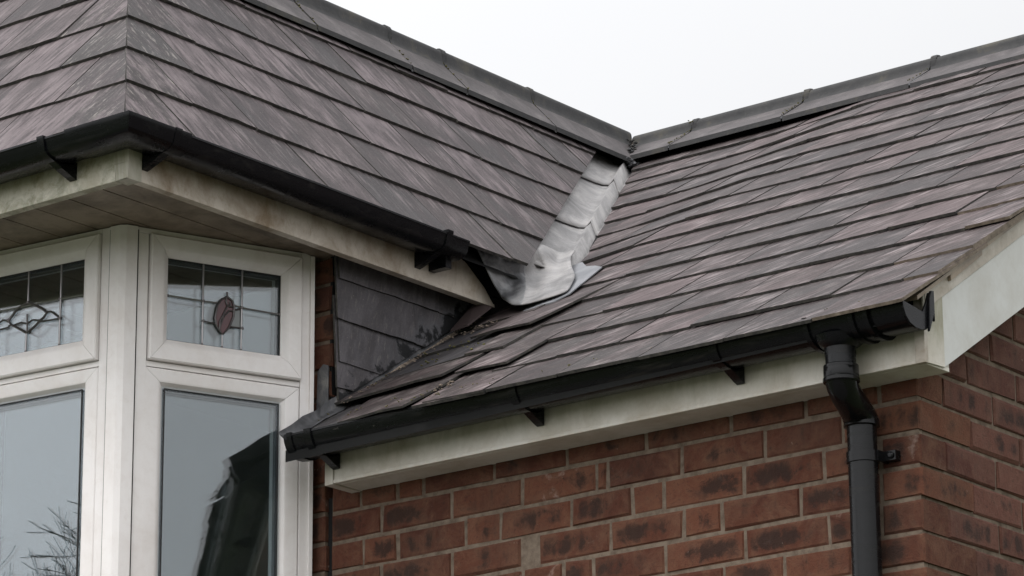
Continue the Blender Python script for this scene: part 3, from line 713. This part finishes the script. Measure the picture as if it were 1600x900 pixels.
def wband(GP, p0, p1, name, parent, arm=True, mat='gutter_clean'):
    m = MB(); sb = [(.055 + (x - .055) * 1.10, z * 1.11 + (.004 if z > -.005 else 0)) for x, z in PROFW]; sb = sb + [(.118, .0105), (.100, .0105), (.108, .001)] + PROFW[::-1][1:]
    m.loft([ring(GP(p0), sb), ring(GP(p1), sb)], mat); b_ = m.build(name, parent, smooth=True)
    if arm:
        m = MB(); poly = [(.0, -.030), (.04, -.040), (.076, -.0435), (.05, -.056), (.012, -.070), (.0, -.073)]
        m.loft([[GP(p0)(a, z) for a, z in poly], [GP(p1)(a, z) for a, z in poly]], mat); m.build('bracket_arm', b_)
wband(GS, -.822, -.800, 'bracket', ws); wband(GL, -1.845, -1.823, 'bracket', wf); wband(GS, .205, .227, 'bracket', ws)
m = MB(); m.wbox(-1.649, -1.590, .262, .286, .694, .727, 'gutter_clean'); m.build('bracket_stub', ws)
# --- wing walls
mb = MB()
cs = [.066, .0765]
for rr in range(-9, 49):
    z0 = -COURSE * rr + .012 + R.gauss(0, .001)
    if z0 > .68: continue
    h_ = min(COURSE - .011, .697 - z0)
    if h_ < .01: continue
    brick(mb, (-1.824 + R.gauss(0, .0015), -.004, z0), (1, 0, 0), (0, -1, 0), .070 if z0 > .22 else .052, h_, 'brick', (R.random(), R.uniform(.1, .9), .6))
mb.wbox(-1.823, -1.7755, .002, .10, GROUND, .22, 'mortar'); mb.wbox(-1.823, -1.7560, .002, .0095, .221, .70, 'mortar'); mb.build('brick_return', wing)
mb = MB(); mb.wbox(-1.86, -1.762, .10, YB, GROUND, .72, 'mortar'); mb.wbox(-1.7735, -1.7525, .012, .1, GROUND, .05, 'felt'); mb.build('side_wall', wing)
mb = MB(); mb.wbox(-3.2, -3.1, 0, YB, GROUND, .72, 'brick'); mb.wbox(-4.18, -3.07, -.01, .1, GROUND, .70, 'brick'); mb.wbox(-4.19, -4.09, .1, YB, GROUND, .9, 'brick'); mb.build('far_wall', wing)
# --- slate hung cheek
mb = MB()
XC = -1.742
def Cp(y, z, h=0.0): return Vector((XC + h, y, z))
roof_at = lambda y: EZ + (y - EY) * TT - .024 + .012
ccl = [(TT, -1, TT * EY - EZ + .005)]
def hung(y0, y1, z0, L, th=.006, tone=None, lift=.003):
    poly = rag(y0, y1, z0, L, .0012, 9)
    poly = clip(poly, *ccl[0]); poly = clip(poly, 0, 1, .698)
    one_slate(mb, Cp, poly, z0, L, 'slate_cheek', th, lift, R.gauss(0, .01), tone or (R.uniform(.2, .8), R.random() * .3, R.uniform(.1, .5)), .002)
for z0, ys2 in ((.330, [-.020, .30]), (.400, [-.012, .37]), (.514, [-.020, .292, .60]), (.624, [-.014, .392, .470, .70])):
    for a, b in zip(ys2, ys2[1:]): hung(a + .0012, b - .0012, z0, .25)
hung(-.010, .12, .262, .20)
mb.build('slate_hung_cheek', wing, weld=False)
m = MB(); m.prism([(XC - .002, -.018, .215), (XC - .002, .92, .80), (XC - .002, .92, .72), (XC - .002, .0, .18)], (-.012, 0, 0), 'felt')
m.prism([(-1.7545, .0, .2), (-1.7545, 0, .70), (-1.7545, .9, .70)], (-.008, 0, 0), 'felt'); m.build('cheek_lining', wing)
mb = MB()                                          # soaker strip where the cheek meets the low roof
N = 16
def soak(i, j):
    s = .0 + i * .86 / N; x = XC + .006 + [0, .008, .018, .030][j]
    z = [.024, .004, -.002, -.006][j] + R.gauss(0, .0015); x += R.gauss(0, .0025) * j
    return Fp(x, s + R.gauss(0, .003), z)
grid = [[soak(i, j) for j in range(4)] for i in range(N + 1)]
for i in range(N):
    for j in range(3): mb.face([grid[i][j], grid[i + 1][j], grid[i + 1][j + 1], grid[i][j + 1]], 'crumb' if i > 8 and j else 'lead_dark')
mb.build('soaker_flashing', wing, smooth='all', solid=.003)
mb = MB(); mb.prism([(-1.796, -.0095, .285), (-1.757, -.0095, .262), (-1.756, -.0095, .395), (-1.774, -.0095, .402), (-1.793, -.0095, .385)], (0, -.004, 0), 'lead_dark'); mb.build('lead_patch', wing, bevel=.001)
# debris along the junction
mb = MB()
pts = [Fp(XC + .05 + R.uniform(0, .03), s / 40 * .8 + .06, .012) for s in range(41)]
blobs(mb, pts[8:], .0035, 'crumb', 130); blobs(mb, pts, .003, 'moss', 30)
blobs(mb, [Fp(-1.27 + R.uniform(-.03, .03), .04 + R.uniform(-.03, .08), .004) for _ in range(12)], .004, 'crumb', 40)
blobs(mb, [Fp(-1.35 + R.uniform(-.2, .3), .0 + R.uniform(-.03, .02), .018) for _ in range(30)], .0035, 'moss', 26)
blobs(mb, [Fp(-1.45 + R.uniform(-.15, .1), .5 + R.uniform(-.1, .1), .012) for _ in range(30)], .005, 'moss', 30)
blobs(mb, [Fp(-1.60 + R.uniform(-.05, .05), .76 + R.uniform(-.05, .03), .006) for _ in range(30)], .0045, 'crumb', 40)
blobs(mb, [Fp(x_ / 20 * -1.6, -.03, .016) for x_ in range(21)], .003, 'moss', 30)
o = mb.build('roof_debris', None); o['kind'] = 'stuff'; o['label'] = 'crumbled mortar and moss crumbs lying on the low slate roof'; o['category'] = 'debris'
# --- lead valley: three lapped sheets and a crumpled apron
def vsheet(s0, s1, h0, h1, name):
    m = MB(); n = 10; rows_ = []
    for i in range(n + 1):
        k = i / n; z = s0 + (s1 - s0) * k
        yv = EY + (z - EZ) / TT; xv = WX - (z - WZ) / WT; hh = h1 + (h0 - h1) * (1 - k)
        row = []
        for d_ in (.20, .155, .11, .07, .035, .012):      # wing side: same height, further forward (-y)
            sW = (z - WZ) / WS; p = Wp(yv - d_, sW, hh - .040 + .012 * math.exp(-(d_ / .03) ** 2)); row.append(p + Vector((0, 0, R.gauss(0, .0006))))
        row.append(Vector((xv, yv, z + hh - .006)))
        for d_ in (.012, .035, .06, .09):
            sF = (z - EZ) / TS; p = Fp(xv + d_, sF, hh - .038 + .010 * math.exp(-(d_ / .03) ** 2)); row.append(p + Vector((0, 0, R.gauss(0, .0006))))
        rows_.append(row)
    for i in range(n):
        for j in range(10): m.face([rows_[i][j], rows_[i + 1][j], rows_[i + 1][j + 1], rows_[i][j + 1]], 'lead_pale')
    return m.build(name, wing, smooth='all', solid=.003)
vsheet(.835, 1.155, .017, .010, 'valley_sheet'); vsheet(1.135, 1.49, .017, .010, 'valley_sheet'); vsheet(1.47, 1.70, .017, .011, 'valley_sheet')
A_ = [[[-1.6, .397, .781], [-1.595, .453, .778], [-1.59, .544, .781], [-1.59, .611, .793], [-1.657, .731, .867], [-1.651, .764, .862], [-1.679, .859, .868], [-1.629, .852, .864], [-1.621, .9, .894]],
      [[-1.6, .424, .75], [-1.6, .487, .736], [-1.6, .55, .743], [-1.61, .619, .757], [-1.679, .77, .83], [-1.631, .754, .801], [-1.569, .72, .774], [-1.528, .727, .78], [-1.528, .805, .83]],
      [[-1.6, .453, .716], [-1.6, .508, .697], [-1.6, .555, .693], [-1.541, .542, .684], [-1.574, .634, .725], [-1.506, .592, .698], [-1.462, .579, .69], [-1.438, .623, .713], [-1.459, .742, .79]],
      [[-1.6, .478, .689], [-1.6, .516, .661], [-1.505, .435, .606], [-1.469, .43, .598], [-1.442, .442, .602], [-1.407, .447, .606], [-1.378, .459, .613], [-1.36, .491, .63], [-1.414, .706, .767]]]
top = [[-1.63, .40, .80], [-1.63, .46, .80], [-1.63, .56, .81], [-1.65, .64, .84], [-1.70, .76, .90], [-1.70, .82, .91], [-1.715, .92, .91], [-1.66, .92, .91], [-1.65, .96, .93]]
G_ = [top] + A_
m = MB(); pts = [[Vector(p) for p in row] for row in G_]
def subd(P_):
    o2 = []
    for row in P_:
        rw = []
        for a, b in zip(row, row[1:]): rw += [a, (a + b) / 2]
        o2.append(rw + [row[-1]])
    o3 = []
    for a, b in zip(o2, o2[1:]): o3 += [a, [(x_ + y_) / 2 for x_, y_ in zip(a, b)]]
    return o3 + [o2[-1]]
pts = subd(pts)
for i in range(1, len(pts) - 1):
    for j in range(1, len(pts[0]) - 1): pts[i][j] = pts[i][j] + Vector((R.gauss(0, .003), R.gauss(0, .003), R.gauss(0, .0022)))
for i in range(len(pts) - 1):
    for j in range(14): m.face([p_ + Vector((0, 0, .006)) for p_ in (pts[i][j], pts[i + 1][j], pts[i + 1][j + 1], pts[i][j + 1])], 'lead' if j < 6 else 'lead_pale')
m.build('lead_apron', wing, smooth='all', solid=.003, sub=1)
m = MB(); pf = [(-1.470, .44), (-1.442, .436), (-1.407, .440), (-1.378, .452), (-1.350, .490), (-1.372, .56), (-1.414, .716), (-1.47, .76), (-1.53, .80), (-1.621, .90), (-1.69, .88), (-1.60, .70)]
m.prism([Fp(x_, (y_ - EY) / TC, .0035 + R.gauss(0, .001)) for x_, y_ in pf], (0, -.001, .003), 'lead_flat'); m.build('lead_saddle', wing)
# dark felt and batten end under the slate eaves behind the apron
m = MB(); m.wbox(-1.74, -1.668, .30, .72, .70, .765, 'felt'); m.prism([(-1.735, .56, .60), (-1.735, .80, .60), (-1.735, .80, .80), (-1.735, .56, .70)], (.06, 0, 0), 'felt'); m.build('eaves_felt', wing)
m = MB(); m.prism([Fp(-1.69, .74, .02), Fp(-1.63, .74, .02), Fp(-1.62, .85, .03), Fp(-1.69, .88, .05)], (0, 0, .006), 'slate'); m.build('broken_slate', wing)

# ================================================================ bay window
UR = Vector((-.37461, -.92718, 0)) * .9773; NR = Vector((.92718, -.37461, 0)); AO = Vector((-1.80, -.026, 0))
KO = Vector((-2.00027, -.52169, 0)); UL = Vector((-.99377, -.11147, 0)); NL = Vector((.11147, -.99377, 0))
class Plane:
    def __init__(s, o, u, n): s.o, s.u, s.n = o, u, n
    def p(s, a, z, d=0.0): return s.o + s.u * a + s.n * d + Vector((0, 0, z))
    def box(s, mb, a0, a1, z0, z1, d0, d1, m): mb.box(s.p(a0, z0, d0), s.u * (a1 - a0), s.n * (d1 - d0), (0, 0, z1 - z0), m)
    def frame(s, mb, a0, a1, z0, z1, w0, w1, zb, zt_, prof, m, gap=.0005):
        """four mitred members; w0/w1 widths at a0/a1, zb/zt_ heights below/above; prof [(t, depth)] t=0 outside .. 1 at the glass"""
        def corner(c, t_):
            a = a0 + w0 * t_ if c in (0, 3) else a1 - w1 * t_
            z = z0 + zb * t_ if c in (0, 1) else z1 - zt_ * t_
            return a, z
        for c in range(4):
            c2 = (c + 1) % 4; g0 = [(gap, 0), (0, gap), (-gap, 0), (0, -gap)][c]
            A = []; B = []
            for t_, d in prof:
                a, z = corner(c, t_); A.append(s.p(a + g0[0], z + g0[1], d)); a, z = corner(c2, t_); B.append(s.p(a - g0[0], z - g0[1], d))
            back = [s.p(*corner(c, 1), -.055), s.p(*corner(c, 0), -.055)]; back2 = [s.p(*corner(c2, 1), -.055), s.p(*corner(c2, 0), -.055)]
            mb.loft([A + back, B + back2], m)
PRS = [(0, .002), (0, .017), (.06, .020), (.62, .0185), (.72, .0165), (.93, .003), (1.0, .001), (1.0, -.006)]      # opening sash
PRF = [(0, -.001), (0, .004), (.05, .006), (.60, .005), (.72, .003), (.93, -.012), (1.0, -.014), (1.0, -.02)]      # fixed light
def came(pl, mb, pts, rad=.0030, m='came', d=-.005):
    mb.tube([pl.p(a, z, d) for a, z in pts], rad, m, 8, up=pl.n)
def glazing(pl, a0, a1, z0, z1, parent, blind=False):
    m = MB(); pl.box(m, a0 - .006, a1 + .006, z0 - .006, z1 + .006, -.0125, -.0085, 'glass'); g_ = m.build('glass_pane', parent)
    m = MB(); pl.box(m, a0 - .006, a1 + .006, z0 - .006, z1 + .006, -.0325, -.0285, 'glass'); m.build('inner_pane', parent)
    m = MB(); w_ = .007
    for b in ((a0 - .006, a1 + .006, z0 - .006, z0 + w_ - .004), (a0 - .006, a1 + .006, z1 - w_, z1 + .006), (a0 - .006, a0 + w_ - .003, z0 + w_, z1 - w_), (a1 - w_ + .003, a1 + .006, z0 + w_, z1 - w_)):
        pl.box(m, *b, -.0280, -.0130, 'spacer')
    m.build('spacer_bar', parent)
    m = MB(); w_ = .0022
    for b in ((a0, a1, z0, z0 + w_), (a0, a1, z1 - w_, z1), (a0, a0 + w_, z0 + w_, z1 - w_), (a1 - w_, a1, z0 + w_, z1 - w_)):
        pl.box(m, *b, -.0084, -.0035, 'rubber')
    m.build('gasket', parent)
    return g_
ZB = -1.05
def bay_light(pl, ga0, ga1, s0, s1, tag_, motif):
    m = MB()
    pl.frame(m, s0, s1, .352, .683, ga0 - s0, s1 - ga1, .413 - .352, .683 - .630, PRS, 'upvc')
    sash = m.build('leaded_fanlight', wing, smooth=True, bevel=0)
    if tag_: sash['label'] = tag_
    glazing(pl, ga0, ga1, .413, .630, sash)
    m = MB(); motif(pl, m); m.build('leadwork', sash, smooth=True)
    m = MB(); pl.frame(m, s0, s1 + .006, ZB, .334, ga0 - s0, s1 + .006 - ga1, .06, .047, PRF, 'upvc')
    low = m.build('fixed_light', wing, smooth=True)
    glazing(pl, ga0, ga1, ZB + .06, .287, low)
    return sash, low
PR_ = Plane(AO, UR, NR); PL_ = Plane(KO, UL, NL)
def dots(pl, m, pts, r_=.0055):
    for a, z in pts:
        m.loft([[pl.p(a + q * math.cos(k * math.pi / 5), z + q * math.sin(k * math.pi / 5), d) for k in range(10)] for q, d in ((r_, -.007), (r_, -.0035), (r_ * .5, -.0015))], 'came_dark')
def thick(pl, m, pts, d0, d1, mat):
    A = [pl.p(a, z, d0) for a, z in pts]; B = [pl.p(a, z, d1) for a, z in pts]; m.loft([A, B], mat)
def motif_R(pl, m):
    came(pl, m, [(.3178, .632), (.3173, .411)]); came(pl, m, [(.2055, .632), (.2058, .411)])
    came(pl, m, [(.424, .5318), (.3169, .5305), (.2780, .5317)], .0024); came(pl, m, [(.228, .5321), (.2055, .5283), (.092, .5255)], .0024)
    came(pl, m, [(.3158, .4778), (.281, .4755)], .0024, 'came_dark'); came(pl, m, [(.2385, .4733), (.2045, .4737)], .0024, 'came_dark'); came(pl, m, [(.2604, .4482), (.2603, .411)], .0028)
    out_ = [(.2488, .5641), (.2474, .5521), (.2329, .5437), (.2268, .5276), (.2292, .5007), (.2402, .4725), (.2592, .4484), (.2774, .4694), (.2818, .4925), (.2756, .5253), (.2645, .5430), (.2486, .5519)]
    came(pl, m, out_, .0030, 'came_dark')
    thick(pl, m, [(.2474, .5521), (.2329, .5437), (.2268, .5276), (.2292, .5007), (.2402, .4725), (.2592, .4484), (.2774, .4694), (.2818, .4925), (.2756, .5253), (.2645, .5430)], -.0083, -.0065, 'red_glass')
    for l in ([(.2486, .5519), (.2518, .5397), (.247, .5271), (.2297, .5272)], [(.247, .5271), (.258, .5042), (.2679, .4841), (.2687, .4628)], [(.2687, .4655), (.2579, .4963), (.241, .5158), (.2283, .5157)], [(.2470, .5271), (.2390, .5330), (.2400, .5400)], [(.2267, .5197), (.2124, .5245), (.2078, .5253)]):
        came(pl, m, l, .0024, 'came_dark')
    thick(pl, m, [(.2267, .5197), (.2124, .5245), (.2078, .5253), (.2078, .4737), (.2385, .4733), (.2292, .5007)], -.0083, -.0075, 'clear_glass_piece')
    dots(pl, m, [(.3169, .5305), (.3158, .4778), (.2055, .5283), (.2045, .4737)])
    dots(pl, m, [(.0975, .5258), (.4175, .5318), (.3178, .416), (.2058, .416), (.2603, .416)], .0035)
def motif_L(pl, m):
    came(pl, m, [(.3103, .632), (.3107, .5459)]); came(pl, m, [(.3124, .4648), (.3131, .411)]); came(pl, m, [(.2029, .632), (.2036, .411)])
    came(pl, m, [(.4600, .5374), (.2899, .5382), (.2057, .5379), (.1220, .5364)], .0024); came(pl, m, [(.4180, .632), (.4180, .411)])
    dia = [(.3108, .5459), (.2873, .5357), (.2626, .5212), (.2478, .5083), (.2575, .4975), (.2675, .492), (.2898, .4757), (.3124, .4648), (.3388, .4816), (.3653, .4964), (.3736, .5082), (.3513, .5296), (.3311, .5409), (.3108, .5459)]
    came(pl, m, dia, .0034, 'came_dark')
    for l in ([(.2504, .5109), (.2326, .51), (.2168, .497), (.2037, .4865)], [(.2674, .4887), (.2367, .487), (.2037, .4865)], [(.3119, .5150), (.3101, .4660)], [(.3109, .4896), (.2933, .4971), (.2675, .492)],
              [(.3109, .4896), (.3300, .4960), (.3560, .4930)], [(.4180, .4880), (.396, .4888), (.3753, .4896), (.3653, .4964)], [(.4180, .5030), (.3919, .5124), (.3736, .5082)]):
        came(pl, m, l, .0026, 'came_dark')
    dots(pl, m, [(.2057, .5379), (.2037, .4865), (.3108, .5459), (.3736, .5082), (.4180, .5374)])
    dots(pl, m, [(.1265, .5364), (.3131, .416), (.2036, .416)], .0035)
bay_light(PR_, .094, .4215, .040, .476, 'fanlight with a dark red leaded tulip', motif_R)
bay_light(PL_, .124, .454, .067, .512, 'fanlight with a clear leaded diamond', motif_L)
K2 = KO + UL * .579 ; 
# left splay of the bay mirrors the right one
UM = (Vector((-3.06, -.026, 0)) - K2).normalized(); NM = Vector((-UM.y, UM.x, 0)); Lm = (Vector((-3.06, -.026, 0)) - K2).length
PM_ = Plane(K2, UM, NM)
bay_light(PM_, .124, Lm - .094, .067, Lm - .04, None, lambda pl, m: came(pl, m, [(.2, .632), (.2, .411)]))
m = MB()
PR_.box(m, .0, .038, ZB, .6985, -.055, .006, 'upvc'); PR_.box(m, .0, .012, ZB, .692, .0065, .012, 'upvc')
PR_.box(m, .0385, .520, .6850, .6985, -.055, .006, 'upvc'); PR_.box(m, .0385, .520, .3365, .3505, -.055, .004, 'upvc'); PR_.box(m, .4785, .520, ZB, .6845, -.055, .006, 'upvc')
PL_.box(m, .028, .0655, ZB, .6985, -.055, .006, 'upvc'); PL_.box(m, .0660, .60, .6850, .6985, -.055, .006, 'upvc'); PL_.box(m, .0660, .60, .3365, .3505, -.055, .004, 'upvc'); PL_.box(m, .5140, .551, ZB, .6845, -.055, .006, 'upvc')
PM_.box(m, .028, .0655, ZB, .6985, -.055, .006, 'upvc'); PM_.box(m, .0660, Lm, .6850, .6985, -.055, .006, 'upvc'); PM_.box(m, .0660, Lm, .3365, .3505, -.055, .004, 'upvc'); PM_.box(m, Lm - .038, Lm, ZB, .6845, -.055, .006, 'upvc')
m.build('window_frame', wing, bevel=.0012)
def post(k_, u1, n1, a1, u2, n2, a2):
    m = MB(); p1 = k_ - u1 * a1; p2 = k_ + u2 * a2
    pl = [p1 + n1 * .0065, p1 + n1 * .0125 + u1 * .002, k_ + (n1 + n2).normalized() * .0135 - u1 * .010 + u1 * .0, k_ + (n1 + n2).normalized() * .0135 + u2 * .010, p2 + n2 * .0125 - u2 * .002, p2 + n2 * .0065, p2 - n2 * .05, k_ - (n1 + n2).normalized() * .06, p1 - n1 * .05]
    m.loft([[p + Vector((0, 0, z)) for p in pl] for z in (ZB - .02, .6975)], 'upvc'); return m.build('corner_post', wing, bevel=.001)
post(KO, UR, NR, .036, UL, NL, .036); post(K2, UL, NL, .030, UM, NM, .030)
# seam lines beside the posts
m = MB()
PR_.box(m, .5085, .5105, ZB, .69, .0, .0085, 'seam'); PL_.box(m, .0365, .0380, ZB, .69, .0, .0085, 'seam'); m.build('sealant_line', wing)
# sill and brick apron of the bay
path_ = [AO + Vector((.0, 0, 0)), KO, K2, Vector((-3.06, -.026, 0))]
m = MB()
def apron(off, z0, z1, mat):
    nn = [NR, (NR + NL).normalized() * 1.1, (NL + NM).normalized() * 1.1, NM]
    A = [p + n_ * off for p, n_ in zip(path_, nn)]; A += [Vector((-3.06, .1, 0)), Vector((-1.80, .1, 0))]
    m.loft([[p + Vector((0, 0, z)) for p in A] for z in (z0, z1)], mat)
apron(.05, ZB - .05, ZB - .004, 'upvc'); m.build('window_sill', wing, bevel=.003)
m = MB(); apron(-.01, GROUND, ZB - .052, 'brick'); m.build('bay_base', wing)
# room behind the glass
m = MB()
m.wbox(-3.1, -1.87, 1.9, 1.95, ZB - .05, .698, 'room'); m.wbox(-3.1, -1.87, .11, 1.9, ZB - .05, ZB, 'room')
m.wbox(-1.884, -1.868, .11, 1.9, ZB, .698, 'room'); m.wbox(-3.096, -3.08, .11, 1.9, ZB, .698, 'room'); m.wbox(-3.1, -1.87, .11, 1.9, .690, .697, 'room'); m.build('room_lining', wing)

# ================================================================ bare tree behind the viewer, seen mirrored in the window
tree = thing('bare_tree', 'bare winter tree mirrored faintly in the lower left window pane', 'tree')
def limb(mb, p, d, L, r_, depth):
    n = 5; pts = [p]; rads = [r_]
    for i in range(n):
        d = (d + Vector((R.gauss(0, .13), R.gauss(0, .13), R.gauss(0, .08) + .02))).normalized(); pts.append(pts[-1] + d * L / n); rads.append(max(.004, r_ * (1 - .5 * (i + 1) / n)))
    mb.tube(pts, rads, 'bark', 6 if depth < 3 else 4)
    if depth < 6:
        for i in range(2, n + 1):
            for _ in range(1 if i < n else 2):
                ax = Vector((R.gauss(0, 1), R.gauss(0, 1), R.gauss(0, .6))).normalized()
                limb(mb, pts[i], (d + ax * .75).normalized(), L * R.uniform(.55, .72), rads[i] * .62, depth + 1) if (depth < 2 or R.random() < .72) else None
tp = Vector((-13.6, -18.2, GROUND))
m = MB(); m.tube([tp, tp + Vector((.1, 0, 2.2)), tp + Vector((0, .1, 4.4))], [.22, .17, .15], 'bark', 12); m.build('trunk', tree, smooth=True)
m = MB()
for k in range(5):
    a = k * 1.256 + .3; limb(m, tp + Vector((0, .1, 3.5 + .2 * k)), Vector((math.cos(a) * .7, math.sin(a) * .7, 1)).normalized(), 2.3, .09, 1)
m.build('crown', tree, weld=False)
